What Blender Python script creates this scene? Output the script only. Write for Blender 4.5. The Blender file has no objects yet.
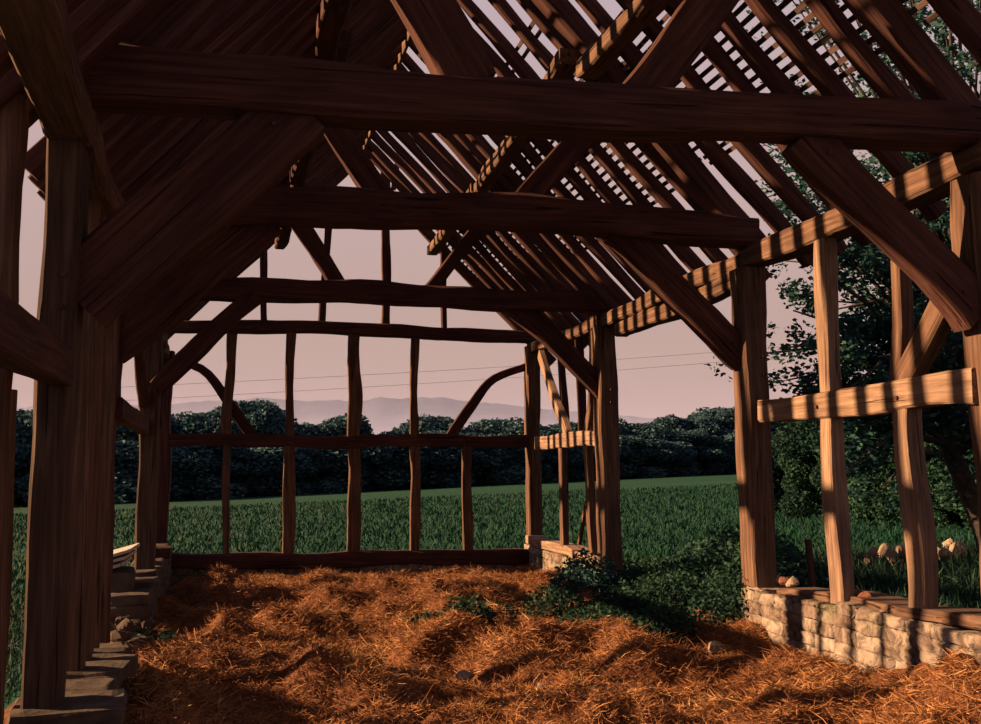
import bpy, math, random, zlib
import numpy as np
from mathutils import Vector, Matrix

random.seed(7)
RNG = np.random.default_rng(11)
COL = bpy.context.scene.collection
PI = math.pi

# ------------------------------------------------------------------ camera
EYE = Vector((0, 0, 1.6))
FPX, CU, CV = 1070.0, 490.5, 362.0
PITCH = math.radians(5.34)
YAW = math.radians(11.29)
FWD = Vector((math.sin(YAW) * math.cos(PITCH), math.cos(YAW) * math.cos(PITCH), math.sin(PITCH)))
RGT = Vector((math.cos(YAW), -math.sin(YAW), 0))
UPV = RGT.cross(FWD)


def ray(u, v):
    return (FWD + RGT * ((u - CU) / FPX) + UPV * ((CV - v) / FPX)).normalized()


def atY(u, v, Y):
    d = ray(u, v)
    return EYE + d * (Y / d.y)


def atX(u, v, X):
    d = ray(u, v)
    return EYE + d * (X / d.x)


def YatX(u, X):
    return atX(u, 462, X).y


cam_data = bpy.data.cameras.new('camera')
cam_data.sensor_width = 36
cam_data.lens = 36 * FPX / 981
cam_data.clip_end = 8000
cam = bpy.data.objects.new('camera', cam_data)
COL.objects.link(cam)
cam.matrix_world = Matrix.Translation(EYE) @ Matrix((RGT, UPV, -FWD)).transposed().to_4x4()
bpy.context.scene.camera = cam

# ------------------------------------------------------------------ materials
def mat(name, rough=0.9):
    m = bpy.data.materials.new(name)
    m.use_nodes = True
    nt = m.node_tree
    b = nt.nodes['Principled BSDF']
    b.inputs['Roughness'].default_value = rough
    b.inputs['Specular IOR Level'].default_value = 0.15
    return m, nt, b


def ramp(nt, fac, stops):
    r = nt.nodes.new('ShaderNodeValToRGB')
    e = r.color_ramp.elements
    while len(e) > 1:
        e.remove(e[-1])
    e[0].position = stops[0][0]
    e[0].color = (*stops[0][1], 1)
    for p, c in stops[1:]:
        x = e.new(p)
        x.color = (*c, 1)
    nt.links.new(fac, r.inputs['Fac'])
    return r.outputs['Color']


def noise(nt, vec, scale, detail=4, rough=0.55, dist=0.0):
    n = nt.nodes.new('ShaderNodeTexNoise')
    n.inputs['Scale'].default_value = scale
    n.inputs['Detail'].default_value = detail
    n.inputs['Roughness'].default_value = rough
    n.inputs['Distortion'].default_value = dist
    if vec is not None:
        nt.links.new(vec, n.inputs['Vector'])
    return n.outputs['Fac']


def mapped(nt, scale, rnd=True, coord='Object'):
    tc = nt.nodes.new('ShaderNodeTexCoord')
    mp = nt.nodes.new('ShaderNodeMapping')
    mp.inputs['Scale'].default_value = scale
    nt.links.new(tc.outputs[coord], mp.inputs['Vector'])
    if rnd:
        oi = nt.nodes.new('ShaderNodeObjectInfo')
        mu = nt.nodes.new('ShaderNodeMath')
        mu.operation = 'MULTIPLY'
        mu.inputs[1].default_value = 37.0
        nt.links.new(oi.outputs['Random'], mu.inputs[0])
        cx = nt.nodes.new('ShaderNodeCombineXYZ')
        for k in range(3):
            nt.links.new(mu.outputs[0], cx.inputs[k])
        nt.links.new(cx.outputs[0], mp.inputs['Location'])
    return mp.outputs['Vector']


def mix(nt, a, b, fac, mode='MIX'):
    m = nt.nodes.new('ShaderNodeMix')
    m.data_type = 'RGBA'
    m.blend_type = mode
    for sock, val in (('Factor', fac), (6, a), (7, b)):
        s = m.inputs[0] if sock == 'Factor' else m.inputs[sock]
        if hasattr(val, 'is_output') or isinstance(val, bpy.types.NodeSocket):
            nt.links.new(val, s)
        else:
            s.default_value = val if sock == 'Factor' else (*val, 1)
    return m.outputs[2]


def bump(nt, b, height, strength, dist):
    n = nt.nodes.new('ShaderNodeBump')
    n.inputs['Strength'].default_value = strength
    n.inputs['Distance'].default_value = dist
    nt.links.new(height, n.inputs['Height'])
    nt.links.new(n.outputs['Normal'], b.inputs['Normal'])


def wood(name, dark, mid, light, bstr=0.9):
    m, nt, b = mat(name)
    v = mapped(nt, (22, 22, 0.9))
    g = noise(nt, v, 1.6, 6, 0.62, 0.3)
    c = ramp(nt, g, [(0.30, dark), (0.50, mid), (0.72, light)])
    v2 = mapped(nt, (2.2, 2.2, 1.1))
    p = noise(nt, v2, 1.3, 3)
    pc = ramp(nt, p, [(0.35, (0.72, 0.70, 0.72)), (0.65, (1.15, 1.12, 1.05))])
    c2 = mix(nt, c, pc, 1.0, 'MULTIPLY')
    v3 = mapped(nt, (34, 34, 0.55))
    k = noise(nt, v3, 1.0, 2, 0.5, 0.5)
    kc = ramp(nt, k, [(0.30, (0.30, 0.26, 0.25)), (0.36, (1, 1, 1))])
    c3 = mix(nt, c2, kc, 1.0, 'MULTIPLY')
    nt.links.new(c3, b.inputs['Base Color'])
    ad = nt.nodes.new('ShaderNodeMath')
    ad.operation = 'ADD'
    nt.links.new(g, ad.inputs[0])
    nt.links.new(kc, ad.inputs[1])
    bump(nt, b, ad.outputs[0], bstr, 0.012)
    return m


M = {}
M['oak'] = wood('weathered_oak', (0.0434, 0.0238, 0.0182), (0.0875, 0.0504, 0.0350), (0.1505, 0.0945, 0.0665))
M['oak_pale'] = wood('pale_oak', (0.1020, 0.0646, 0.0462), (0.1768, 0.1170, 0.0850), (0.2516, 0.1768, 0.1292))  # paler copy for right-wall timbers: part of their sunlit look is painted in
M['oak_red'] = wood('reddish_oak', (0.0289, 0.0127, 0.0119), (0.0527, 0.0229, 0.0195), (0.0892, 0.0425, 0.0340))  # this and the next are darker copies, interior shade partly in the colour
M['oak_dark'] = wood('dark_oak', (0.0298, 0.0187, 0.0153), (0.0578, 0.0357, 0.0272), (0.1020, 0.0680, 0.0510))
M['batten'] = wood('batten_wood', (0.04, 0.025, 0.025), (0.07, 0.045, 0.042), (0.11, 0.075, 0.06), 0.4)


def simple(name, stops, scale, detail=5, rough=0.95, bs=0.6, bd=0.03, coord='Object', rnd=True):
    m, nt, b = mat(name, rough)
    v = mapped(nt, (1, 1, 1), rnd, coord)
    n = noise(nt, v, scale, detail, 0.6)
    nt.links.new(ramp(nt, n, stops), b.inputs['Base Color'])
    if bs:
        bump(nt, b, n, bs, bd)
    return m


M['straw_ground'] = simple('trodden_straw', [(0.3, (0.0595, 0.0221, 0.0119)), (0.5, (0.1020, 0.0408, 0.0187)), (0.7, (0.1700, 0.0765, 0.0340))], 14, 8, 1, 1.0, 0.05)
M['earth'] = simple('dark_earth', [(0.3, (0.03, 0.035, 0.02)), (0.7, (0.09, 0.085, 0.045))], 3, 6)
M['rock'] = simple('pale_rock', [(0.3, (0.1200, 0.0900, 0.0675)), (0.7, (0.2550, 0.2025, 0.1500))], 9, 6)
M['slab'] = simple('shade_dark_slab', [(0.3, (0.0330, 0.0248, 0.0209)), (0.7, (0.0770, 0.0578, 0.0440))], 7, 6)  # unlimed left-side stone, darkened further: its shadow is put into the colour
M['red_tile'] = simple('red_rubble', [(0.3, (0.0800, 0.0280, 0.0200)), (0.7, (0.1600, 0.0680, 0.0440))], 9, 6)
M['bark'] = simple('bark', [(0.3, (0.02, 0.018, 0.02)), (0.7, (0.07, 0.055, 0.05))], 12, 6)
M['tin'] = simple('pale_sheet', [(0.3, (0.2800, 0.2520, 0.2170)), (0.7, (0.3850, 0.3500, 0.3080))], 6, 3, 0.6, 0.2)
M['wire'] = simple('wire', [(0.3, (0.20, 0.18, 0.20)), (0.7, (0.22, 0.20, 0.22))], 6, 1, 0.6, 0)


def straw_blades():
    m, nt, b = mat('straw_blades', 0.75)
    at = nt.nodes.new('ShaderNodeAttribute')
    at.attribute_name = 'tone'
    c = ramp(nt, at.outputs['Fac'], [(0.0, (0.0720, 0.0270, 0.0144)), (0.45, (0.1710, 0.0702, 0.0270)), (0.85, (0.2970, 0.1350, 0.0495)), (1.0, (0.4500, 0.2700, 0.1260))])
    nt.links.new(c, b.inputs['Base Color'])
    return m


M['straw'] = straw_blades()


def leafy(name, a, bcol, c, trans=0.25):
    m, nt, b = mat(name, 0.7)
    at = nt.nodes.new('ShaderNodeAttribute')
    at.attribute_name = 'tone'
    col = ramp(nt, at.outputs['Fac'], [(0.0, a), (0.55, bcol), (1.0, c)])
    nt.links.new(col, b.inputs['Base Color'])
    tr = nt.nodes.new('ShaderNodeBsdfTranslucent')
    nt.links.new(col, tr.inputs['Color'])
    mx = nt.nodes.new('ShaderNodeMixShader')
    mx.inputs[0].default_value = trans
    nt.links.new(b.outputs[0], mx.inputs[1])
    nt.links.new(tr.outputs[0], mx.inputs[2])
    nt.links.new(mx.outputs[0], nt.nodes['Material Output'].inputs['Surface'])
    return m


M['leaf_near'] = leafy('leaf_near', (0.0085, 0.0298, 0.0382), (0.0170, 0.0638, 0.0638), (0.0510, 0.1360, 0.0850), 0.3)
M['leaf_far_haze'] = leafy('leaf_far_haze', (0.0144, 0.0342, 0.0540), (0.0270, 0.0675, 0.0855), (0.0630, 0.1350, 0.1350), 0.2)  # far leaves made bluer and lighter: distance haze put into their colour
M['leaf_weed'] = leafy('leaf_weed', (0.0046, 0.0154, 0.0124), (0.0085, 0.0330, 0.0208), (0.0192, 0.0528, 0.0248), 0.2)
M['leaf_hedge'] = leafy('leaf_hedge', (0.0060, 0.0165, 0.0165), (0.0105, 0.0375, 0.0263), (0.0225, 0.0675, 0.0338), 0.2)
M['crop'] = leafy('crop_blades', (0.0009, 0.0150, 0.0103), (0.0019, 0.0292, 0.0165), (0.0040, 0.0530, 0.0228), 0.15)


def field_mat():
    m, nt, b = mat('green_field', 1)
    v = mapped(nt, (1, 1, 1), False)
    n1 = noise(nt, v, 2.4, 8, 0.7)
    n2 = noise(nt, mapped(nt, (0.02, 0.06, 1), False), 1.0, 3)
    c1 = ramp(nt, n1, [(0.3, (0.0016, 0.0243, 0.0144)), (0.6, (0.0033, 0.0473, 0.0240)), (0.8, (0.0059, 0.0709, 0.0300))])
    c2 = ramp(nt, n2, [(0.35, (0.8, 0.85, 0.9)), (0.7, (1.3, 1.15, 1.0))])
    nt.links.new(mix(nt, c1, c2, 1.0, 'MULTIPLY'), b.inputs['Base Color'])
    bump(nt, b, n1, 1.0, 0.15)
    return m


M['field'] = field_mat()
M['hill'] = simple('haze_blue_hill', [(0.35, (0.04, 0.06, 0.11)), (0.65, (0.08, 0.10, 0.16))], 0.012, 6, 1, 0)  # blue of the haze put into the hill colour, besides the haze volume


def limewash():
    m, nt, b = mat('limewashed_stone', 0.95)
    v = mapped(nt, (1, 1, 1), False)
    n = noise(nt, v, 6.5, 10, 0.75, 0.6)
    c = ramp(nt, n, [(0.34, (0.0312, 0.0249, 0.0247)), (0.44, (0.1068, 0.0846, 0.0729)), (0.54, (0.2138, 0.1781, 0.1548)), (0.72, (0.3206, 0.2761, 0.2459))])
    n2 = noise(nt, v, 1.1, 3)
    g = ramp(nt, n2, [(0.50, (1, 1, 1)), (0.66, (0.62, 0.78, 0.52))])
    c2 = mix(nt, c, g, 1.0, 'MULTIPLY')
    at = nt.nodes.new('ShaderNodeAttribute')
    at.attribute_name = 'tone'
    t = ramp(nt, at.outputs['Fac'], [(0.0, (0.62, 0.52, 0.48)), (0.5, (0.95, 0.92, 0.88)), (1.0, (1.1, 1.05, 1.0))])
    nt.links.new(mix(nt, c2, t, 1.0, 'MULTIPLY'), b.inputs['Base Color'])
    bump(nt, b, n, 1.0, 0.022)
    return m


M['lime'] = limewash()

# ------------------------------------------------------------------ helpers
def tag(o, label=None, cat=None, group=None, kind=None):
    if label:
        o['label'] = label
    if cat:
        o['category'] = cat
    if group:
        o['group'] = group
    if kind:
        o['kind'] = kind
    return o


def np_mesh(name, V, F, mt, tone=None, smooth=False):
    """V (n,3), F (m,k) -> mesh data."""
    V = np.asarray(V, dtype=np.float32)
    F = np.asarray(F, dtype=np.int32)
    me = bpy.data.meshes.new(name)
    me.vertices.add(len(V))
    me.vertices.foreach_set('co', V.ravel())
    k = F.shape[1]
    me.loops.add(F.size)
    me.loops.foreach_set('vertex_index', F.ravel())
    me.polygons.add(len(F))
    me.polygons.foreach_set('loop_start', np.arange(0, F.size, k, dtype=np.int32))
    if tone is not None:
        a = me.attributes.new('tone', 'FLOAT', 'POINT')
        a.data.foreach_set('value', np.asarray(tone, dtype=np.float32))
    me.update(calc_edges=True)
    me.validate()
    me.materials.append(mt)
    if smooth:
        me.polygons.foreach_set('use_smooth', np.ones(len(F), dtype=bool))
    return me


def link(name, me, parent=None, loc=None):
    o = bpy.data.objects.new(name, me)
    COL.objects.link(o)
    if parent:
        o.parent = parent
    if loc is not None:
        o.location = loc
    return o


def empty(name, loc=(0, 0, 0)):
    o = bpy.data.objects.new(name, None)
    COL.objects.link(o)
    o.location = loc
    return o


def pydata(name, V, F, mt, smooth=False):
    me = bpy.data.meshes.new(name)
    me.from_pydata([tuple(v) for v in V], [], F)
    me.update()
    me.materials.append(mt)
    if smooth:
        for p in me.polygons:
            p.use_smooth = True
    return me


def timber(name, pts, wx, wy, ref, m='oak', end=None, wob=1.0, seed=None, parent=None):
    """Hewn timber along pts. ref = direction across which wy is measured; wx lies across both.
    end=(ex,ey) gives the size at the far end. Local Z runs along the timber."""
    r = random.Random(seed if seed is not None else zlib.crc32(('%s %.3f %.3f %.3f' % (name, *pts[0])).encode()))
    pts = [Vector(p) for p in pts]
    a = (pts[-1] - pts[0]).normalized()
    y = (Vector(ref) - a * Vector(ref).dot(a)).normalized()
    x = y.cross(a)
    R = Matrix((x, y, a)).transposed()
    Ri = R.transposed()
    loc = [Ri @ (p - pts[0]) for p in pts]
    L = loc[-1].z
    ex, ey = end if end else (wx, wy)
    n = max(3, min(48, int(L / 0.13)))
    ph = [r.uniform(0, 6.28) for _ in range(12)]
    fr = [r.uniform(1.2, 2.4) for _ in range(12)]

    def centre(t):          # smooth interpolation along given points
        if len(loc) == 2:
            return loc[0].lerp(loc[1], t)
        s = t * (len(loc) - 1)
        i = min(int(s), len(loc) - 2)
        f = s - i
        p0 = loc[max(i - 1, 0)]; p1 = loc[i]; p2 = loc[i + 1]; p3 = loc[min(i + 2, len(loc) - 1)]
        return 0.5 * ((2 * p1) + (p2 - p0) * f + (2 * p0 - 5 * p1 + 4 * p2 - p3) * f * f + (3 * p1 - p0 - 3 * p2 + p3) * f ** 3)
    V, F = [], []
    for i in range(n + 1):
        t = i / n
        c = centre(t)
        tg = (centre(min(1, t + 0.01)) - centre(max(0, t - 0.01))).normalized()
        xd = Vector((0, 1, 0)).cross(tg).normalized()
        yd = Vector((0, 1, 0))
        hx = (wx + (ex - wx) * t) / 2
        hy = (wy + (ey - wy) * t) / 2
        env = math.sin(PI * t) ** 0.5 if 0 < t < 1 else 0
        z = t * L
        ox = wob * env * hx * (0.16 * math.sin(fr[0] * z + ph[0]) + 0.07 * math.sin(2.9 * fr[1] * z + ph[1]))
        oy = wob * env * hy * (0.12 * math.sin(fr[2] * z + ph[2]) + 0.06 * math.sin(2.9 * fr[3] * z + ph[3]))
        hx *= 1 + wob * 0.07 * math.sin(2.1 * fr[4] * z + ph[4]) + r.uniform(-.02, .02) * wob
        hy *= 1 + wob * 0.07 * math.sin(2.1 * fr[5] * z + ph[5]) + r.uniform(-.02, .02) * wob
        for k, (sx, sy) in enumerate(((1, -1), (1, 1), (-1, 1), (-1, -1))):
            ch = min(hx, hy) * (0.16 + wob * 0.13 * max(0, math.sin(1.3 * fr[6 + k % 4] * z + ph[6 + k % 4])))
            e1 = (sx * hx, sy * (hy - ch)); e2 = (sx * (hx - ch), sy * hy)
            for e in ((e1, e2) if sx * sy > 0 else (e2, e1)):
                jx = r.uniform(-.012, .012) * wob * hx * 2
                V.append(c + xd * (e[0] + ox + jx) + yd * (e[1] + oy))
    for i in range(n):
        for k in range(8):
            p, q = i * 8 + k, i * 8 + (k + 1) % 8
            F.append((p, q, q + 8, p + 8))
    F.append(tuple(range(7, -1, -1)))
    F.append(tuple(n * 8 + k for k in range(8)))
    me = pydata(name, V, F, M[m])
    o = link(name, me)
    mw = Matrix.Translation(pts[0]) @ R.to_4x4()
    if parent:
        o.parent = parent
        o.matrix_local = parent.matrix_basis.inverted() @ mw
    else:
        o.matrix_basis = mw
    return o


def peg(parent, p, axis, r=0.014, L=0.03):
    V, F = [], []
    a = Vector(axis).normalized()
    s = a.orthogonal().normalized(); q = a.cross(s)
    inv = parent.matrix_basis.inverted()
    for j in (-0.02, L):
        for k in range(7):
            t = k * 2 * PI / 7
            V.append(inv @ (Vector(p) + a * j + (s * math.cos(t) + q * math.sin(t)) * r))
    for k in range(7):
        F.append((k, (k + 1) % 7, 7 + (k + 1) % 7, 7 + k))
    F.append(tuple(range(7, 14)))
    o = link('peg', pydata('peg', V, F, M['oak_red']), parent)
    return o


def T(o, label, cat, group=None):
    return tag(o, label, cat, group, 'thing')


# ------------------------------------------------------------------ barn layout
XR = atY(739, 462, 8.87).x                 # inner face of the right-hand wall
Y1, Y2, Y3, YG = YatX(961, XR) - 0.27, 8.87 - 0.27, YatX(596, XR) - 0.27, YatX(525, XR) - 0.22
TR = {1: Y1, 2: Y2, 3: Y3, 4: YG}
XRo = XR + 0.28


XA, XB = atY(29, 462, Y1).x, atY(150, 462, YG).x


def XLo(y):
    return XA + (XB - XA) * (y - Y1) / (YG - Y1)


def XLi(y):
    return XLo(y) + 0.25


PLT = 3.36          # top of wall plates
def ridgeX(y):
    return (XRo + XLo(y)) / 2
RIDGE = 6.42


# value noise for the terrain
_tab = RNG.random((256, 256))
def vnoise(x, y):
    xi = np.floor(x).astype(int); yi = np.floor(y).astype(int)
    fx = x - xi; fy = y - yi
    fx = fx * fx * (3 - 2 * fx); fy = fy * fy * (3 - 2 * fy)
    g = lambda i, j: _tab[i % 256, j % 256]
    return (g(xi, yi) * (1 - fx) + g(xi + 1, yi) * fx) * (1 - fy) + (g(xi, yi + 1) * (1 - fx) + g(xi + 1, yi + 1) * fx) * fy


def sm(a, b, x):
    t = np.clip((x - a) / (b - a), 0, 1)
    return t * t * (3 - 2 * t)


def plane_h(x, y):
    return -0.45 + 0.0353 * x - 0.0157 * (y - 18) + 0.10 * (vnoise(x * 0.3, y * 0.3) - 0.5) * sm(14, 30, y)


MOUNDS = []
for mu, mv, mh, ra, rb in ((262, 600, .22, .38, .35), (232, 652, .20, .26, .30), (360, 606, .20, .35, .3), (535, 655, .22, .30, .3), (318, 690, .16, .25, .25), (140, 712, .16, .3, .3), (590, 640, .16, .25, .3), (455, 640, .14, .22, .3), (500, 625, .16, .3, .3), (640, 672, .12, .3, .2), (405, 650, .12, .25, .3)):
    dr = ray(mu, mv)
    pm = EYE + dr * (-1.6 / dr.z)
    MOUNDS.append((pm.x, pm.y, mh, ra, rb))


def ground_h(x, y):
    x = np.asarray(x, float); y = np.asarray(y, float)
    inside = sm(-2.6, -1.2, x) * (1 - sm(4.2, 6.5, x)) * (1 - sm(16.3, 18.5, y))
    base = -0.02 + 0.0 * x
    base = base + 0.26 * sm(2.6, 3.9, x) * (1 - sm(5.5, 8.6, y))
    base = base + 0.05 * (1 - sm(-1.0, 0.4, x)) * (1 - sm(8, 11, y)) - 0.10 * sm(14, 16, y)
    l = 0.24 * (vnoise(x * 1.35 + 7, y * 1.0 + 3) - 0.5) + 0.24 * (vnoise(x * 2.9, y * 2.1 + 9) - 0.5) + 0.11 * (vnoise(x * 7.1, y * 6.3) - 0.5) + 0.022 * (vnoise(x * 17, y * 15) - 0.5)
    # ragged humps and holes in the straw
    l = l + 0.22 * np.clip(vnoise(x * 1.7 + 31, y * 1.3 + 17) - 0.58, 0, 1) * 2.2
    l = l * (1 - 0.65 * sm(14.2, 15.6, y))
    for mx, my, mh, ra, rb in MOUNDS:
        l = l + mh * np.exp(-((x - mx) / ra) ** 2 - ((y - my) / rb) ** 2)
    outer = plane_h(x, y)
    near = 0.32 * sm(4.2, 5.5, x) * (1 - sm(10, 18, y))
    return inside * (base + l) + (1 - inside) * (outer + near)


def gh(x, y):
    return float(ground_h(np.array([x]), np.array([y]))[0])


def grid_mesh(name, xs, ys, fn, mt):
    X, Y = np.meshgrid(xs, ys, indexing='ij')
    Z = fn(X, Y)
    V = np.stack([X.ravel(), Y.ravel(), Z.ravel()], 1)
    nx, ny = len(xs), len(ys)
    i, j = np.meshgrid(np.arange(nx - 1), np.arange(ny - 1), indexing='ij')
    a = (i * ny + j).ravel()
    F = np.stack([a, a + ny, a + ny + 1, a + 1], 1)
    return np_mesh(name, V, F, mt, smooth=True)


fl = link('floor', grid_mesh('floor', np.linspace(-1.75, 4.3, 230), np.linspace(2.2, YG + 0.1, 480), ground_h, M['straw_ground']))
tag(fl, kind='structure')

# outside ground: a dense part close to the barn, then the open field
def hole(xs, ys, fn, mt, name):
    X, Y = np.meshgrid(xs, ys, indexing='ij')
    Z = fn(X, Y)
    V = np.stack([X.ravel(), Y.ravel(), Z.ravel()], 1)
    nx, ny = len(xs), len(ys)
    i, j = np.meshgrid(np.arange(nx - 1), np.arange(ny - 1), indexing='ij')
    cx = (xs[:-1] + xs[1:]) / 2; cy = (ys[:-1] + ys[1:]) / 2
    CX, CY = np.meshgrid(cx, cy, indexing='ij')
    keep = ~((CX > -1.75) & (CX < 4.3) & (CY > 2.2) & (CY < YG + 0.1))
    a = (i * ny + j)[keep]
    F = np.stack([a, a + ny, a + ny + 1, a + 1], 1)
    return np_mesh(name, V, F, mt, smooth=True)


xs = np.unique(np.concatenate([np.linspace(-12, 20, 120), [-1.75, 4.3]]))
ys = np.unique(np.concatenate([np.linspace(0, 22, 90), [2.2, YG + 0.1]]))
yard = link('ground', hole(xs, ys, ground_h, M['field'], 'ground'))
tag(yard, kind='structure')
fx = np.concatenate([np.linspace(-400, -12, 30), np.linspace(-10, 20, 40), np.linspace(24, 420, 40)])
fy = np.concatenate([np.linspace(22, 60, 50), np.linspace(63, 420, 90)])
fld = link('field_ground', grid_mesh('field_ground', fx, fy, ground_h, M['field']))
tag(fld, kind='structure')
for nm, x0, x1 in (('side_ground', -400, -12), ('side_ground', 20, 420)):
    s = link(nm, grid_mesh(nm, np.linspace(x0, x1, 30), np.linspace(0, 22, 12), ground_h, M['field']))
    tag(s, kind='structure')

# ------------------------------------------------------------------ posts
def vert(y, u0, v0, u1, v1):
    pass


def post(p0, p1, wx, wy, m, label, group=None, end=None, wob=0.7):
    o = timber('post', [p0, p1], wx, wy, (0, 1, 0), m, end, wob)
    T(o, label, 'post', group)
    return o


TIE_B = {1: 3.36, 2: 3.40, 3: 3.50, 4: 3.50}
ordn = {1: 'nearest', 2: 'second', 3: 'third', 4: 'gable'}
sides = {}
# right-hand posts
rp = {}
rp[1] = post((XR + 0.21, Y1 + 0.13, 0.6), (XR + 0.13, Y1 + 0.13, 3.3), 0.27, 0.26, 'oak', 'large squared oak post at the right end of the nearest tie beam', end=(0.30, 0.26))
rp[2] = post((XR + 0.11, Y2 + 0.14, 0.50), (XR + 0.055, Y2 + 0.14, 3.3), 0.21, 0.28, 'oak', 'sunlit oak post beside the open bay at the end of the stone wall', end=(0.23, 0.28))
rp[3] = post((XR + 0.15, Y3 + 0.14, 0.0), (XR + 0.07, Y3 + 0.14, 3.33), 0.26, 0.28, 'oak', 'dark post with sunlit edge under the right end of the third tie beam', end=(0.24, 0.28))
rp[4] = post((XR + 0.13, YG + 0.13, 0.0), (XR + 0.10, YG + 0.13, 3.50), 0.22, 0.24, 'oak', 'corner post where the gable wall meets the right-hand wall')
# left-hand posts
lp = {}
for k, lab in ((1, 'massive dark post on a stone slab under the left end of the nearest tie beam'),
               (2, 'broad reddish-brown post just behind the massive left post'),
               (3, 'cracked grey-brown post at the left end of the third tie beam'),
               (4, 'reddish corner post at the left end of the gable wall')):
    y = TR[k]
    xo_ = {1: atY(29, 462, y).x, 2: atY(64, 462, y).x, 3: atY(136, 462, y).x, 4: atY(150, 462, y).x}[k]
    xi_ = {1: atY(75, 462, y + .27).x, 2: atY(117, 462, y + .27).x, 3: atY(158, 462, y + .27).x, 4: atY(170, 462, y + .24).x}[k]
    x0 = (xo_ + xi_) / 2
    w = (xi_ - xo_) / 1.06
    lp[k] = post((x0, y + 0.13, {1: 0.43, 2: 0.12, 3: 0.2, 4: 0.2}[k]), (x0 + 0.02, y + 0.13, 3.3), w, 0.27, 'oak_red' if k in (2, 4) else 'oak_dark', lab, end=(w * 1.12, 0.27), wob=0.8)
for k in (1, 2, 3):
    for s, pp in ((1, rp), (-1, lp)):
        o = pp[k]
        x = XR if s > 0 else XLi(TR[k])
        for dz in (0.0, 0.16):
            peg(o, (x + s * 0.12, TR[k] + 0.0, 2.35 + dz), (0, -1, 0))

# ------------------------------------------------------------------ tie beams
def tie(k, tops, bots, us, m, label):
    y = TR[k]
    c, hs = [], []
    for u, t, b in zip(us, tops, bots):
        pt, pb = atY(u, t, y - 0.02), atY(u, b, y - 0.02)
        c.append(Vector(((pt.x + pb.x) / 2, y + 0.12, (pt.z + pb.z) / 2)))
        hs.append(abs(pt.z - pb.z))
    o = timber('tie_beam', c, hs[0], 0.28, (0, 1, 0), m, (hs[-1], 0.26), 0.8)
    T(o, label, 'beam')
    return o


t1 = tie(1, (38, 50, 62, 78, 92, 104), (97, 104, 117, 127, 136, 141), (66, 220, 400, 600, 800, 985), 'oak_red', 'nearest and thickest tie beam crossing the whole barn below the roof')
t2 = tie(2, (186, 187, 187, 192, 204, 217), (226, 223, 219, 222, 235, 246), (85, 220, 340, 480, 620, 760), 'oak_red', 'second tie beam, slightly bowed, above the open bay')
t3 = tie(3, (275, 276, 280, 285, 290, 292), (298, 298, 300, 304, 307, 311), (140, 230, 330, 420, 520, 622), 'oak_red', 'third tie beam, just in front of the gable frame')
t4 = tie(4, (319, 320, 320, 324, 328, 331), (331, 332, 335, 338, 341, 343), (148, 230, 330, 420, 480, 540), 'oak_red', 'thin top beam of the gable wall frame')

# ------------------------------------------------------------------ wall plates
def along(xc, pts, wx, wz, m, nm, label, cat, end=None, group=None, wob=1.0):
    """timber running along Y in a side wall: pts = [(y,z)...]"""
    o = timber(nm, [(xc(y) if callable(xc) else xc, y, z) for y, z in pts], wx, wz, (0, 0, 1), m, end, wob)
    T(o, label, cat, group)
    return o


xc = XR + 0.12
def zAt(u, v, X=None):
    p = atX(u, v, XR if X is None else X)
    return p.y, p.z
pz = []
for u, vt in ((955, 147), (850, 198), (745, 245)):
    y, z = zAt(u, vt)
    pz.append((y, z - 0.09))
y0, z0 = pz[0]
plate_r1 = along(xc, [(1.4, z0 + 0.0), (3.5, z0)] + [(Y1 - 0.1, z0)], 0.22, 0.2, 'oak', 'wall_plate', 'wall plate running past the right end of the nearest tie beam, close overhead', 'wall plate')
plate_r2 = along(xc, [(Y1 - 0.05, pz[0][1])] + [pz[1], (Y2 + 0.2, pz[2][1])], 0.22, 0.19, 'oak', 'wall_plate', 'sunlit wall plate above the braced stud wall with the stone base', 'wall plate')
q = [zAt(u, v) for u, v in ((737, 253), (660, 286), (600, 314))]
plate_r3 = along(xc, [(a, b - 0.08) for a, b in q], 0.22, 0.17, 'oak', 'wall_plate', 'sunlit wall plate over the open bay, upper of its two timbers', 'wall plate')
q = [zAt(u, v) for u, v in ((735, 266), (670, 296), (612, 322))]
along(xc, [(a, b - 0.10) for a, b in q], 0.18, 0.17, 'oak', 'door_lintel', 'sunlit lintel below the wall plate over the open bay', 'lintel')
q = [zAt(u, v) for u, v in ((596, 314), (560, 331), (526, 343))]
along(xc, [(a, b - 0.08) for a, b in q], 0.22, 0.17, 'oak', 'wall_plate', 'farthest wall plate on the right, above the narrow studded bay', 'wall plate')
for a, b, lab in ((1.4, Y1, 'left wall plate near the massive left post, overhead'), (Y1 + 0.1, Y2 + .1, 'left wall plate between the nearest and second tie beams'), (Y2 + .1, Y3 + .1, 'left wall plate between the second and third tie beams'), (Y3 + .1, YG + .2, 'left wall plate reaching the gable corner')):
    along(lambda y: XLo(y) + 0.13, [(a, PLT - 0.09), ((a + b) / 2, PLT - 0.10), (b, PLT - 0.09)], 0.22, 0.18, 'oak', 'wall_plate', lab, 'wall plate')

# ------------------------------------------------------------------ knee braces of the trusses
def inplane(nm, k, pts, w, d, m, label, cat, dy=0.12, end=None, group=None, wob=1.0):
    y = TR[k]
    P = [atY(u, v, y) + Vector((0, dy, 0)) for u, v in pts]
    o = timber(nm, P, w, d, (0, 1, 0), m, (end, d) if end else None, wob)
    T(o, label, cat, group)
    return o


def pxm(k):
    return FPX / TR[k] * 1.0


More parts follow.
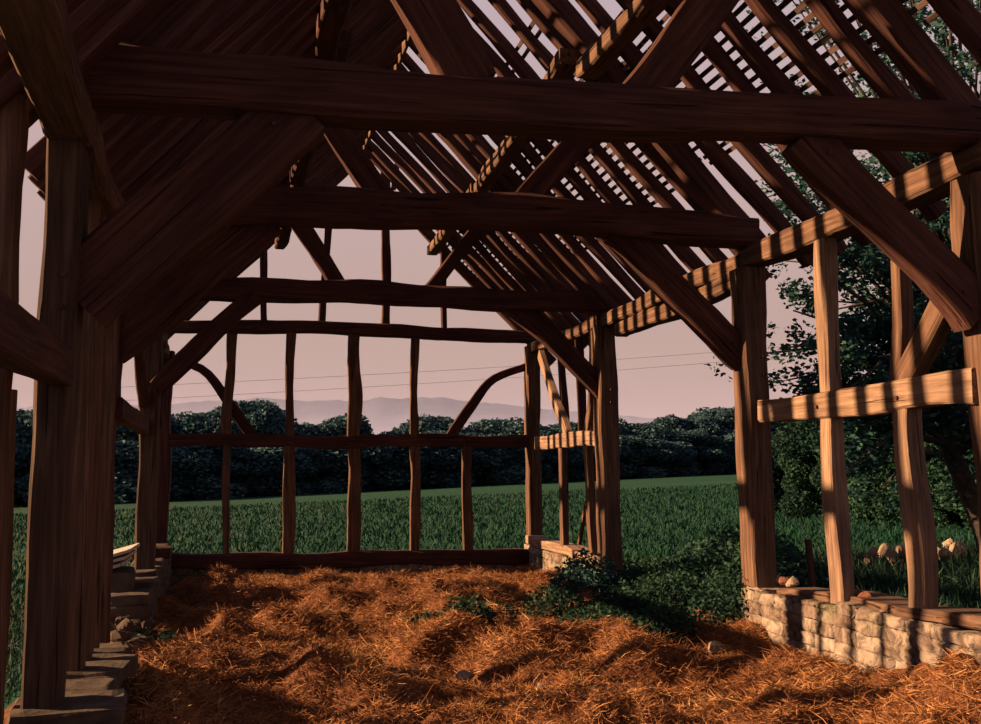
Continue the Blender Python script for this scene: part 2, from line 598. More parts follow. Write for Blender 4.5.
br = []
br.append(inplane('knee_brace', 1, [(812, 128), (900, 218), (990, 312)], 0.25, 0.16, 'oak_red', 'knee brace from the nearest tie beam down to the large right post', 'brace', 0.14))
br.append(inplane('knee_brace', 1, [(300, 98), (190, 195), (75, 300)], 0.38, 0.16, 'oak_red', 'very broad knee brace from the massive left post up to the nearest tie beam', 'brace', 0.14, 0.36))
br.append(inplane('knee_brace', 2, [(622, 226), (690, 296), (752, 357)], 0.27, 0.16, 'oak_red', 'knee brace from the second tie beam down to the sunlit post by the open bay', 'brace', 0.16))
br.append(inplane('knee_brace', 2, [(268, 212), (190, 275), (105, 345)], 0.36, 0.16, 'oak_red', 'broad knee brace on the left below the second tie beam', 'brace', 0.16))
br.append(inplane('knee_brace', 3, [(512, 298), (560, 344), (606, 390)], 0.26, 0.16, 'oak_red', 'knee brace on the right below the third tie beam', 'brace', 0.16))
br.append(inplane('knee_brace', 3, [(256, 294), (210, 337), (156, 388)], 0.22, 0.16, 'oak_red', 'straight knee brace on the left below the third tie beam', 'brace', 0.05))
for b in br:
    for t in (0.12, 0.88):
        me = b.data
        L = max(v.co.z for v in me.vertices)
        p = b.matrix_basis @ Vector((0, 0, L * t))
        peg(b, (p.x, p.y - 0.085, p.z), (0, -1, 0), 0.013, 0.02)

# ------------------------------------------------------------------ roof frame
UND = 0.13
def roofpt(side, y, s, drop=0.0):
    """point on the rafter centre plane; s = distance up the slope as a fraction 0 foot .. 1 ridge; drop = perpendicular distance below"""
    xo = XRo - 0.02 if side > 0 else XLo(y) + 0.02
    x = xo + (ridgeX(y) - xo) * s
    z = PLT + 0.05 + (RIDGE - PLT) * s
    d = Vector((ridgeX(y) - xo, 0, RIDGE - PLT)).normalized()
    n = Vector((-d.z, 0, d.x)) if d.x > 0 else Vector((d.z, 0, -d.x))
    n = n if n.z > 0 else -n
    return Vector((x, y, z)) - n * drop


# principal rafters and raking struts
for k in (1, 2, 3):
    y = TR[k] + 0.12
    for s, nm in ((1, 'right'), (-1, 'left')):
        o = timber('principal_rafter', [roofpt(s, y, 0.0, 0.03), roofpt(s, y, 0.5, 0.0), roofpt(s, y, 0.985, 0.0)], 0.20, 0.20, (0, 1, 0), 'oak_red', (0.17, 0.18), 0.8)
        T(o, f'heavy principal rafter rising {nm}-side from the {ordn[k]} tie beam', 'rafter')
inplane('raking_strut', 1, [(474, 82), (414, -20), (388, -64)], 0.30, 0.17, 'oak_red', 'broad raking strut leaning left above the nearest tie beam', 'strut', 0.12, 0.28)
inplane('raking_strut', 1, [(638, 96), (690, 28), (742, -42)], 0.24, 0.15, 'oak_red', 'raking strut with a bright edge leaning right above the nearest tie beam', 'strut', 0.12)
inplane('raking_strut', 2, [(386, 204), (350, 148), (304, 78)], 0.20, 0.15, 'oak_red', 'raking strut leaning left above the second tie beam', 'strut', 0.12)
inplane('raking_strut', 2, [(524, 202), (572, 145), (640, 66)], 0.22, 0.15, 'oak_red', 'raking strut leaning right above the second tie beam', 'strut', 0.12)
inplane('raking_strut', 3, [(346, 292), (316, 246), (272, 178)], 0.20, 0.15, 'oak_red', 'raking strut leaning left above the third tie beam', 'strut', 0.12)
inplane('raking_strut', 3, [(424, 298), (452, 262), (500, 200)], 0.17, 0.15, 'oak_red', 'raking strut leaning right above the third tie beam', 'strut', 0.12)

# purlins
def purlin(side, ya, yb, sa, sb, w, m, label):
    pa, pb = roofpt(side, ya, sa, 0.17), roofpt(side, yb, sb, 0.17)
    mid = (pa + pb) / 2 + Vector((0, 0, -0.03))
    o = timber('purlin', [pa, mid, pb], w, w * 0.9, (0, 0, 1), m, None, 1.3)
    T(o, label, 'purlin')
for s, nm in ((1, 'right'), (-1, 'left')):
    mm = 'oak' if s > 0 else 'oak_red'  # left side takes the darker copy to subdue its sunlit edges
    purlin(s, 1.5, Y1 + 0.1, 0.56, 0.55, 0.18, mm, f'{nm} slope purlin in the nearest bay, overhead')
    purlin(s, Y1 + 0.1, Y2 + 0.1, 0.55, 0.555, 0.18, mm, f'{nm} slope purlin between the nearest and second tie beams')
    purlin(s, Y2 + 0.15, Y3 + 0.1, 0.60, 0.57, 0.18, mm, f'{nm} slope purlin between the second and third tie beams')
    purlin(s, Y3 + 0.15, YG, 0.58, 0.565, 0.17, mm, f'{nm} slope purlin running from the third tie beam to the gable')
T(timber('ridge_board', [(ridgeX(1.5), 1.5, RIDGE - 0.02), (ridgeX(9), 9, RIDGE - 0.05), (ridgeX(YG), YG, RIDGE - 0.02)], 0.04, 0.14, (0, 0, 1), 'oak'), 'ridge board along the apex where the two rafter slopes meet', 'board')

# common rafters: one of each kind is built, the rest are copies with their own place
def bay_of(y):
    return 'nearest bay, before the nearest tie beam' if y < Y1 else 'bay between the nearest and second tie beams' if y < Y2 else 'bay between the second and third tie beams' if y < Y3 else 'farthest bay, up to the gable'


protos = {}
def rafter(side, y, j):
    key = (side, j % 5)
    foot = roofpt(side, y, -0.045 if side > 0 else -0.07)
    top = roofpt(side, y, 1.0)
    a = (top - foot).normalized()
    yv = Vector((0, 1, 0))
    x = yv.cross(a)
    R = Matrix((x, yv, a)).transposed()
    Lr = (top - foot).length
    if key not in protos:
        o = timber('rafter', [foot, foot.lerp(top, 0.33) - Vector((0, 0, 0.02)), foot.lerp(top, 0.66), top], 0.125, 0.115 if side > 0 else 0.15, (0, 1, 0), 'oak_red', (0.11, 0.10 if side > 0 else 0.13), 1.5, seed=j * 7 + side + 50)
        protos[key] = (o, Lr)
    else:
        src, L0 = protos[key]
        o = src.copy()
        COL.objects.link(o)
        tw = Matrix.Rotation(random.uniform(-0.012, 0.012), 4, 'X')
        o.matrix_basis = Matrix.Translation(foot) @ R.to_4x4() @ tw @ Matrix.Diagonal((1, 1, Lr / L0, 1))
    sd = 'right' if side > 0 else 'left'
    T(o, f'common rafter on the {sd} roof slope, {bay_of(y)}', 'rafter', f'rafters of the {sd} slope, {bay_of(y)}')


ry = []
y = 2.0
while y < YG - 0.2:
    if all(abs(y - (TR[k] + 0.12)) > 0.20 for k in (1, 2, 3)):
        ry.append(y)
    y += 0.455 + random.uniform(-0.035, 0.035)
for j, y in enumerate(ry):
    rafter(1, y, j)
ly = 2.0
j = 0
while ly < YG - 0.2:
    if all(abs(ly - (TR[k] + 0.12)) > 0.17 for k in (1, 2, 3)):
        rafter(-1, ly, j)
        j += 1
    ly += 0.37 + random.uniform(-0.03, 0.03)

# battens on the right slope, between the open strip at the eaves and the purlin
bproto = None
def battens(side, s_list, spans):
    global bproto
    for s in s_list:
        for (ya, yb) in spans:
            ya2, yb2 = ya + random.uniform(-0.15, 0.15), yb + random.uniform(-0.15, 0.15)
            p, q = roofpt(side, ya2, s, -0.078), roofpt(side, yb2, s + random.uniform(-0.003, 0.003), -0.078)
            a = (q - p)
            L = a.length
            a.normalize()
            n = (roofpt(side, ya, s, -1) - roofpt(side, ya, s, 0)).normalized()
            n = (n - a * n.dot(a)).normalized()
            x = n.cross(a)
            mw = Matrix.Translation(p) @ Matrix((x, n, a)).transposed().to_4x4()
            if bproto is None:
                o = timber('roof_batten', [(0, 0, 0), (0, 0, 3.2)], 0.038, 0.022, (0, 1, 0), 'batten', None, 0.8, seed=3)
                bproto = o
            else:
                o = bproto.copy()
                COL.objects.link(o)
            o.matrix_basis = mw @ Matrix.Diagonal((1, 1, L / 3.2, 1))
            sd = 'right' if side > 0 else 'left'
            T(o, f'thin batten across the {sd} slope rafters, {bay_of((ya + yb) / 2)}', 'batten', f'battens of the {sd} slope, {bay_of((ya + yb) / 2)}')


rows = [0.235 + 0.0215 * i for i in range(17)]
battens(1, rows, [(2.0, Y1 + 0.1), (Y1 + 0.1, Y2 + 0.1), (Y2 + 0.1, Y3 + 0.1), (Y3 + 0.1, YG + 0.1)])
battens(1, [0.60 + 0.0215 * i for i in range(12)], [(2.0, Y1 + 0.1)])
battens(1, [0.70, 0.725], [(Y2 + 0.3, Y2 + 2.6)])
battens(-1, [0.62 + 0.04 * i for i in range(9)], [(Y1 + 0.1, Y2 + 0.1), (Y2 + 0.1, Y3 + 0.1)])

# ------------------------------------------------------------------ gable frame
def gv(nm, a, b, wpx, m, label, cat='stud', group=None, dy=0.08, d=0.12, end=None, wob=1.2):
    w = wpx / 65.0
    P = [atY(u, v, YG) + Vector((0, dy, 0)) for u, v in (a if isinstance(a, list) else [a, b])]
    o = timber(nm, P, w, d, (0, 1, 0), m, (end / 65.0, d) if end else None, wob)
    T(o, label, cat, group)
    return o


gv('gable_sill', [(150, 561), (300, 560), (420, 559), (532, 556)], None, 15, 'oak_red', 'sill beam along the foot of the gable frame', 'sill', d=0.24)
gv('gable_rail', [(154, 440), (250, 441), (350, 441), (440, 441), (530, 441)], None, 13, 'oak_red', 'mid rail crossing the gable frame', 'rail', d=0.13)
low = [(226, 7), (288, 12), (353.5, 13), (415, 10), (469, 10)]
nth = ['first', 'second', 'third', 'fourth', 'fifth']
for i, (u, w) in enumerate(low):
    gv('stud', (u, 557), (u + (0.5 if i != 4 else -1), 442), w, 'oak', f'gable stud below the mid rail, {nth[i]} from the left corner post')
up = [((226, 437), (232, 325), 10), ((290, 437), (291.5, 327), 9), ((353.5, 437), (354.5, 329), 13), ((415, 437), (416, 332), 8)]
for i, (a, b, w) in enumerate(up):
    gv('stud', a, b, w, 'oak', f'gable stud above the mid rail, {nth[i]} from the left corner post', wob=1.6)
gv('wind_brace', [(253, 437), (229, 402), (203, 370), (166, 357)], None, 11, 'oak_red', 'curved brace in the upper left corner of the gable frame', 'brace', dy=0.17, d=0.09, end=8, wob=.7)
gv('wind_brace', [(452, 437), (473, 405), (494, 379), (528, 366)], None, 11, 'oak_red', 'curved brace in the upper right corner of the gable frame', 'brace', dy=0.17, d=0.09, end=8, wob=.7)
gtop = lambda u: None
for i, (a, b, w) in enumerate([((264, 322), (264, 238), 7), ((322, 322), (334, 152), 7), ((386, 325), (386, 160), 9), ((445, 329), (444, 236), 6), ((394, 188), (400, 150), 5), ((367, 190), (368, 126), 6)]):
    gv('stud', a, b, w, 'oak_red', ['gable stud above the top beam, nearest the left eave', 'slanting gable stud above the top beam, second from the left', 'tall gable stud above the top beam, right of centre', 'short gable stud above the top beam, nearest the right eave', 'short slanting stud high in the gable apex', 'short upright stud just under the ridge'][i])
for s, nm in ((1, 'right'), (-1, 'left')):
    o = timber('gable_rafter', [roofpt(s, YG + 0.1, -0.06, 0.0), roofpt(s, YG + 0.1, 1.0, 0.0)], 0.17, 0.15, (0, 1, 0), 'oak_red', (0.14, 0.14), 0.8)
    T(o, f'end rafter closing the {nm} slope at the gable', 'rafter')

# ------------------------------------------------------------------ right wall, bay with the stone base
def sidem(nm, pts, wpx, X, m, label, cat, thick=0.14, end=None, off=0.0, wob=1.0, par=None):
    P = [atX(u, v, X) + Vector((thick / 2 + off, 0, 0)) for u, v in pts]
    w = wpx
    o = timber(nm, P, w, thick, (1, 0, 0), m, (end, thick) if end else None, wob)
    T(o, label, cat)
    return o


def ylen(u, du, X):
    return abs(YatX(u - du / 2, X) - YatX(u + du / 2, X))


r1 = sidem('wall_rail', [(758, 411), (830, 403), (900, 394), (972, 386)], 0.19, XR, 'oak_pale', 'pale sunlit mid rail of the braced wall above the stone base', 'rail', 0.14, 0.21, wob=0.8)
for t in (0.35, 0.72):
    L = 2.9
    p = r1.matrix_basis @ Vector((0, 0, L * t))
    peg(r1, (XR + 0.0, p.y, p.z - 0.02), (-1, 0, 0), 0.014, 0.015)
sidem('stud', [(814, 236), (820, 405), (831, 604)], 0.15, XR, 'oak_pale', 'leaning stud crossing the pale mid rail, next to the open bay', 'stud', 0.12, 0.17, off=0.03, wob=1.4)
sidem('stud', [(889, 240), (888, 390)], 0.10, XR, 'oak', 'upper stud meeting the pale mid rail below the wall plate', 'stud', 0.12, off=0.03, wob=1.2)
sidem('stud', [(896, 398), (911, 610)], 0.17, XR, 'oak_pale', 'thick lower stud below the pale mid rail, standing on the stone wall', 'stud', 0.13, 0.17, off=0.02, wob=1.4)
sidem('wall_brace', [(889, 388), (925, 318), (972, 226)], 0.17, XR, 'oak', 'sunlit wall brace rising from the pale mid rail to the large right post', 'brace', 0.12, 0.18, off=0.03, wob=.7)
# nearest bay beyond the frame edge
along(XR + 0.17, [(1.5, 1.98), (Y1 + 0.02, 2.0)], 0.13, 0.19, 'oak_pale', 'wall_rail', 'mid rail running on towards the viewer from the large right post', 'rail')

# far right bay
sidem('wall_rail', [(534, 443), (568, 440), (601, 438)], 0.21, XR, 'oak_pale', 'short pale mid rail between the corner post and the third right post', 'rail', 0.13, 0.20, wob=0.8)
sidem('stud', [(551, 356), (556, 436)], 0.10, XR, 'oak_red', 'slim upright stud beside the corner post in the farthest bay', 'stud', 0.1, off=0.10)
sidem('stud', [(570, 336), (573, 436)], 0.13, XR, 'oak_red', 'upright stud above the short pale rail, middle of the farthest bay', 'stud', 0.1, off=0.08)
sidem('stud', [(589, 330), (588, 396), (582, 436)], 0.15, XR, 'oak', 'bent stud above the short pale rail, next to the third right post', 'stud', 0.1, off=0.02, wob=1.3)
sidem('stud', [(558, 446), (560, 548)], 0.16, XR, 'oak', 'stud below the short pale rail, nearer the corner post', 'stud', 0.1, off=0.02)
sidem('stud', [(583, 446), (589, 555)], 0.14, XR, 'oak', 'stud below the short pale rail, nearer the third right post', 'stud', 0.1, off=0.02)
sidem('wall_brace', [(538, 354), (552, 400), (566, 436)], 0.15, XR, 'oak_pale', 'slightly curved wall brace running down from the gable corner post', 'brace', 0.1, off=0.0, wob=.8)
sidem('leaning_pole', [(577, 548), (584, 505)], 0.05, XR + 0.3, 'oak', 'thin pole leaning outside behind the studs of the farthest bay', 'pole', 0.05)

# left wall
T(timber('wall_rail', [(XLo(1.5) + 0.12, 1.5, 2.02), (XLo(Y1) + .12, Y1 + 0.05, 2.06)], 0.12, 0.19, (0, 0, 1), 'oak_red', None, 0.6), 'dark mid rail entering the massive left post', 'rail')
T(timber('wall_rail', [(XLo(Y2) + 0.12, Y2 + .1, 2.02), (XLo(Y3) + .12, Y3 + 0.05, 2.0)], 0.12, 0.17, (0, 0, 1), 'oak_red', None, 0.5), 'mid rail on the left between the second and third posts', 'rail')
T(timber('wall_brace', [(XLo(Y3) + .1, Y3, 2.3), (XLo(Y2 + 2.2) + 0.1, Y2 + 2.2, 3.2)], 0.16, 0.1, (1, 0, 0), 'oak_red'), 'brace in the left wall rising from the cracked grey-brown post', 'brace')
for y, lab in ((5.08, 'dark stud at the edge of the picture, left of the massive post'), (5.55, 'slim stud below the dark rail beside the massive left post')):
    top = 3.25 if y < 5.3 else 1.95
    T(timber('stud', [(atY(9 if y < 5.3 else 25, 462, y).x - 0.09, y, 0.36), (atY(12 if y < 5.3 else 26, 462, y).x - 0.09, y, top)], 0.17 if y < 5.3 else .07, 0.15 if y < 5.3 else .07, (0, 1, 0), 'oak'), lab, 'stud')
for i, y in enumerate((6.75, 7.1)):
    T(timber('stud', [(XLo(y) + 0.1, y, 0.3), (XLo(y) + 0.1, y, 3.2)], 0.12, 0.13, (0, 1, 0), 'oak'), ['left wall stud right behind the massive post', 'second left wall stud behind the massive post'][i], 'stud')
for i, y in enumerate((7.5, 7.9, 8.35)):
    T(timber('stud', [(XLo(y) + 0.1, y, 0.2), (XLo(y) + 0.13, y - 0.05, 3.2)], 0.07, 0.08, (0, 1, 0), 'oak'), f"left wall stud, {('third', 'fourth', 'fifth')[i]} behind the massive left post", 'stud')
for i, y in enumerate((13.9, 15.1)):
    T(timber('stud', [(XLo(y) + 0.1, y, 0.4), (XLo(y) + 0.1, y, 3.2)], 0.12, 0.12, (0, 1, 0), 'oak'), ['left wall stud just behind the cracked grey-brown post', 'left wall stud close to the gable corner'][i], 'stud')

# ------------------------------------------------------------------ stone walls
def rbox(V, F, Tn, cx, cy, cz, sx, sy, sz, rr, tone, jit=0.012):
    """rounded stone: a subdivided box pushed towards a rounded shape"""
    n0 = len(V)
    g = (-1, -0.72, 0, 0.72, 1)
    idx = {}
    pts = []
    for i, a in enumerate(g):
        for j, b in enumerate(g):
            for k, c in enumerate(g):
                if i in (0, 4) or j in (0, 4) or k in (0, 4):
                    v = Vector((a, b, c))
                    e = sum(1 for q_ in (a, b, c) if abs(q_) == 1)
                    f = 1 - (0.06 if e == 3 else 0.03 if e == 2 else 0)
                    v = v * f
                    idx[(i, j, k)] = n0 + len(pts)
                    pts.append((cx + v.x * sx / 2 + rr.uniform(-jit, jit), cy + v.y * sy / 2 + rr.uniform(-jit, jit), cz + v.z * sz / 2 + rr.uniform(-jit, jit)))
    V.extend(pts)
    Tn.extend([tone] * len(pts))
    for a in range(4):
        for b in range(4):
            F.append((idx[(0, a, b)], idx[(0, a, b + 1)], idx[(0, a + 1, b + 1)], idx[(0, a + 1, b)]))
            F.append((idx[(4, a, b)], idx[(4, a + 1, b)], idx[(4, a + 1, b + 1)], idx[(4, a, b + 1)]))
            F.append((idx[(a, 0, b)], idx[(a + 1, 0, b)], idx[(a + 1, 0, b + 1)], idx[(a, 0, b + 1)]))
            F.append((idx[(a, 4, b)], idx[(a, 4, b + 1)], idx[(a + 1, 4, b + 1)], idx[(a + 1, 4, b)]))
            F.append((idx[(a, b, 0)], idx[(a, b + 1, 0)], idx[(a + 1, b + 1, 0)], idx[(a + 1, b, 0)]))
            F.append((idx[(a, b, 4)], idx[(a + 1, b, 4)], idx[(a + 1, b + 1, 4)], idx[(a, b + 1, 4)]))


def stone_wall(name, ya, yb, xfn, thick, zb, ztfn, course, seed, along_x=False, xa=0, xb=0, yc=0, mt='lime'):
    rr = random.Random(seed)
    V, F, Tn = [], [], []
    z = zb
    row = 0
    zmax = max(ztfn(ya), ztfn(yb), ztfn((ya + yb) / 2)) if not along_x else ztfn(0)
    while z < zmax - 0.02:
        h = course * rr.uniform(0.8, 1.2)
        y = ya - rr.uniform(0, 0.15) if not along_x else xa
        end_ = yb if not along_x else xb
        while y < end_:
            w = rr.uniform(0.2, 0.42)
            w = min(w, end_ - y + 0.02)
            if w < 0.06:
                break
            yy = y + w / 2
            zt = ztfn(yy)
            if z < zt - 0.03:
                hh = min(h, zt - z)
                d = rr.uniform(-0.02, 0.02)
                if along_x:
                    rbox(V, F, Tn, yy, yc, z + hh / 2, w * 1.02, thick + d, hh * 1.03, rr, rr.random())
                else:
                    rbox(V, F, Tn, xfn(yy) + thick / 2 + d / 2, yy, z + hh / 2, thick + d, w * 1.02, hh * 1.03, rr, rr.random())
            y += w
        z += h
        row += 1
    me = np_mesh(name, V, F, M[mt], tone=Tn, smooth=False)
    o = link(name, me)
    tag(o, kind='structure')
    return o


stone_wall('wall_right', 2.0, 8.84, lambda y: XR - 0.01, 0.38, -0.15, lambda y: 0.52 + 0.10 * float(sm(8.4, 6.2, y)) + 0.02 * math.sin(y * 9), 0.088, 5)
stone_wall('wall_right', Y3 + 0.1, YG + 0.3, lambda y: XR + 0.0, 0.30, -0.35, lambda y: 0.27, 0.10, 6)
stone_wall('wall_back', 0, 0, None, 0.26, -0.5, lambda y: 0.13, 0.10, 8, True, XLo(YG), XR, YG + 0.13)
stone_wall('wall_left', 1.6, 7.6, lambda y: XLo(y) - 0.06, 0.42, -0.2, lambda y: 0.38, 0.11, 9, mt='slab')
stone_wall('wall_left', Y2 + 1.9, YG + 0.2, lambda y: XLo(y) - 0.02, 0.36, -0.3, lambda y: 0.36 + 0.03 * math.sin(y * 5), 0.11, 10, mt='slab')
along(XR + 0.13, [(Y3 + 0.2, 0.34), (YG + 0.2, 0.35)], 0.26, 0.13, 'oak_pale', 'sill_beam', 'worn sill beam on the low wall in the farthest right bay', 'sill')
along(XR + 0.24, [(2.0, 0.66), (5.0, 0.66), (7.0, 0.60), (8.3, 0.53)], 0.34, 0.08, 'oak', 'sill_beam', 'worn sill timber lying on the stone wall by the large right post', 'sill', wob=1.8)
T(timber('sill_end', [(-1.78, YG - 2.6, 0.47), (-1.30, YG - 2.58, 0.45)], 0.16, 0.2, (0, 1, 0), 'oak_red'), 'short sawn timber end lying on the low left wall near the gable', 'timber')


# loose stones and rubble
def stone(name, loc, size, mt, label, cat, group=None, seed=0):
    rr = random.Random(seed)
    V, F, n, mrow = [], [], 9, 12
    dirs = [(Vector((rr.uniform(-1, 1), rr.uniform(-1, 1), rr.uniform(-1, 1))).normalized(), rr.uniform(0.5, 0.8)) for _ in range(14)]
    for i in range(n + 1):
        th = PI * i / n
        for j in range(mrow):
            ph_ = 2 * PI * j / mrow
            d = Vector((math.sin(th) * math.cos(ph_), math.sin(th) * math.sin(ph_), math.cos(th)))
            r_ = 1.0
            for a, c in dirs:
                k = d.dot(a)
                if k > 0.01:
                    r_ = min(r_, c / k)
            V.append((d.x * r_ * size[0] / 2, d.y * r_ * size[1] / 2, d.z * r_ * size[2] / 2))
    for i in range(n):
        for j in range(mrow):
            F.append((i * mrow + j, (i + 1) * mrow + j, (i + 1) * mrow + (j + 1) % mrow, i * mrow + (j + 1) % mrow))
    o = link(name, pydata(name, V, F, M[mt]))
    o.location = loc
    o.rotation_euler = (rr.uniform(-.2, .2), rr.uniform(-.2, .2), rr.uniform(0, 6))
    T(o, label, cat, group)
    return o


def onfloor(u, v, z=0.0):
    d = ray(u, v)
    p = EYE + d * ((z - EYE.z) / d.z)
    for _ in range(6):
        p = EYE + d * ((gh(p.x, p.y) - EYE.z) / d.z)
    return p


p = onfloor(712, 655); stone('stone', p + Vector((-0.02, -0.1, 0.09)), (0.19, 0.15, 0.13), 'rock', 'small pale stone by the foot of the stone wall end', 'stone', seed=4)
p = onfloor(468, 683); stone('stone', p + Vector((-0.02, -0.03, 0.06)), (0.20, 0.15, 0.10), 'rock', 'pale flat stone half sunk in the straw, centre of the floor', 'stone', seed=5)
p = onfloor(540, 690); stone('stone', p + Vector((0, 0, 0.02)), (0.06, 0.06, 0.09), 'rock', 'tiny upright pale stone in the straw', 'stone', seed=6)
for i, (u, v, s, mt) in enumerate([(775, 583, 0.16, 'rock'), (792, 581, 0.13, 'rock'), (758, 586, 0.14, 'rock'), (840, 592, 0.17, 'red_tile'), (852, 591, 0.14, 'red_tile'), (864, 592, 0.15, 'red_tile'), (786, 577, 0.10, 'red_tile')]):
    pp = atX(u, v, XR + (0.22 if i in (0, 1, 2, 6) else 0.2))
    stone('rubble_stone', (pp.x, pp.y, 0.60 + 0.02 * (i in (3, 4, 5))), (s, s * 1.3, 0.11), mt, ['pale rubble stone on the wall top behind the sunlit post', 'pale rubble stone on the wall top, left of the leaning stud', 'pale rubble stone on the wall top touching the sunlit post', 'reddish rubble stone just right of the leaning stud', 'reddish rubble stone in the middle of the wall-top heap', 'reddish rubble stone on the right of the wall-top heap', 'small reddish stone among the pale rubble on the wall top'][i], 'stone', seed=20 + i)
for i in range(12):
    u, v = [(885, 560), (900, 563), (915, 566), (930, 560), (945, 569), (957, 566), (895, 572), (922, 573), (938, 566), (962, 560), (872, 566), (950, 548)][i]
    z_ = 0.12
    d = ray(u, v); pq = EYE + d * ((z_ - EYE.z) / d.z)
    stone('yard_debris', (pq.x, pq.y, gh(pq.x, pq.y) + 0.17), (0.32, 0.24, 0.36), 'rock', 'pale lump of debris in the dark yard behind the stone wall', 'debris', 'debris in the yard behind the stone wall', seed=40 + i)
# rubble along the broken left wall between second and third posts
for i in range(22):
    y = 9.2 + (i % 11) * 0.17
    x = XLi(y) + 0.02 - 0.12 * (i // 11) + random.uniform(-.06, .08)
    stone('rubble_stone', (x, y, gh(x, y) + 0.06 + 0.09 * (i // 11)), (random.uniform(.14, .24), random.uniform(.16, .26), random.uniform(.09, .15)), 'slab', 'rough stone in the rubble of the broken left wall', 'stone', 'rubble of the broken left wall', seed=80 + i)
# slabs under the nearest left posts
def slab(name, cx, cy, z, sx, sy, sz, rot, mt, label, cat):
    rr = random.Random(int(cx * 100) + int(cy * 10))
    V, F, Tn = [], [], []
    rbox(V, F, Tn, 0, 0, 0, sx, sy, sz, rr, 0.5, 0.008)
    o = link(name, pydata(name, V, F, M[mt]))
    o.location = (cx, cy, z)
    o.rotation_euler = (0, 0, rot)
    T(o, label, cat)
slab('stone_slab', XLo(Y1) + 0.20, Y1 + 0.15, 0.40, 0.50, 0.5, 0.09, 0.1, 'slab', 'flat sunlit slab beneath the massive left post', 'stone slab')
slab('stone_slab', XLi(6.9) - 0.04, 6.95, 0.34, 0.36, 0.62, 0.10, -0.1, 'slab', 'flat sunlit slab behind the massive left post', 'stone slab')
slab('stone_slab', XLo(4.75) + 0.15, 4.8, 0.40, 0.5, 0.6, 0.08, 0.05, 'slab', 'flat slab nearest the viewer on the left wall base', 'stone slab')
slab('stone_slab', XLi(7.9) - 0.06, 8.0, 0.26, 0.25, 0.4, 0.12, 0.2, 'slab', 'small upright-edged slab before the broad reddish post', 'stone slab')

# pale boards stacked outside on the left
for i in range(3):
    P0 = atY(97, 560 + i * 7, 11.0)
    V, F, Tn = [], [], []
    rbox(V, F, Tn, 0, 0, 0, 0.62, 0.9, 0.035, random.Random(i), 0.5, 0.002)
    o = link('pale_board', pydata('pale_board', V, F, M['tin']))
    o.location = (P0.x - 0.04 * i, 11.45, P0.z)
    o.rotation_euler = (0.0, -0.27, 0)
    T(o, ['pale board, topmost of the stack outside on the left', 'pale board, middle of the stack outside on the left', 'pale board, bottom of the stack outside on the left'][i], 'board')
pb = atY(106, 590, 11.0)
slab('stone_block', pb.x - 0.06, 11.35, pb.z - 0.05, 0.55, 0.8, 0.42, 0.1, 'slab', 'rough block carrying the stacked pale boards', 'stone block')

# stick leaning behind the stone wall
a, b = atX(808, 540, XR + 0.6), atX(819, 590, XR + 0.5)
T(timber('leaning_stick', [b - Vector((0, 0, 0.5)), a], 0.045, 0.045, (0, 1, 0), 'oak_red'), 'thin reddish stick leaning up behind the stone wall, left of the leaning stud', 'stick')

# ------------------------------------------------------------------ blades (straw, crops, weeds)
def blades(name, P, D, L, W, mt, tone, bend=0.2, up=None):
    """P (n,3) base points, D (n,3) unit directions, two quads per blade"""
    n = len(P)
    side = np.cross(D, RNG.normal(size=(n, 3)))
    side /= np.linalg.norm(side, axis=1, keepdims=True) + 1e-9
    bd = RNG.normal(size=(n, 3)) * bend
    L = L[:, None]; W = W[:, None]
    p0 = P; p1 = P + D * L * 0.5 + bd * L * 0.25; p2 = P + D * L + bd * L * 0.1
    if up is not None:
        p2 = p2 - np.array([0, 0, 1.0]) * L * up
    V = np.stack([p0 - side * W, p0 + side * W, p1 - side * W, p1 + side * W, p2 - side * W * .4, p2 + side * W * .4], 1).reshape(-1, 3)
    b = (np.arange(n) * 6)[:, None]
    F = np.concatenate([b + np.array([[0, 1, 3, 2]]), b + np.array([[2, 3, 5, 4]])], 0)
    return np_mesh(name, V, F, mt, tone=np.repeat(tone, 6))


def straw():
    n = 330000
    # denser close to the viewer
    y = 3.5 + (YG - 3.6) * RNG.random(n) ** 1.25
    x = -1.3 + (XR + 1.25) * RNG.random(n)
    z = ground_h(x, y)
    # green weedy zone by the open bay: fewer stalks
    wz = sm(2.2, 3.4, x) * sm(8.2, 9.4, y) * (1 - sm(11.8, 12.8, y))
    keep = RNG.random(n) > wz * 0.85
    x, y, z = x[keep], y[keep], z[keep]
    n = len(x)
    az = RNG.uniform(0, 2 * PI, n)
    el = RNG.normal(0.15, 0.33, n)
    D = np.stack([np.cos(az) * np.cos(el), np.sin(az) * np.cos(el), np.sin(el)], 1)
    L = RNG.uniform(0.03, 0.11, n) * np.where(RNG.random(n) > 0.97, 2.0, 1.0)
    W = RNG.uniform(0.0011, 0.0024, n)
    P = np.stack([x, y, z + RNG.uniform(0.0, 0.035, n)], 1)
    clump = vnoise(x * 2.2 + 50, y * 2.0)
    tone = np.clip(RNG.normal(0.28, 0.2, n) + 0.5 * clump, 0, 1)
    # turn those that would dive into the ground
    return blades('straw', P, D, L, W, M['straw'], tone, 0.25)


s = link('straw', straw())
tag(s, 'loose orange straw strewn over the whole barn floor', 'straw', kind='stuff')


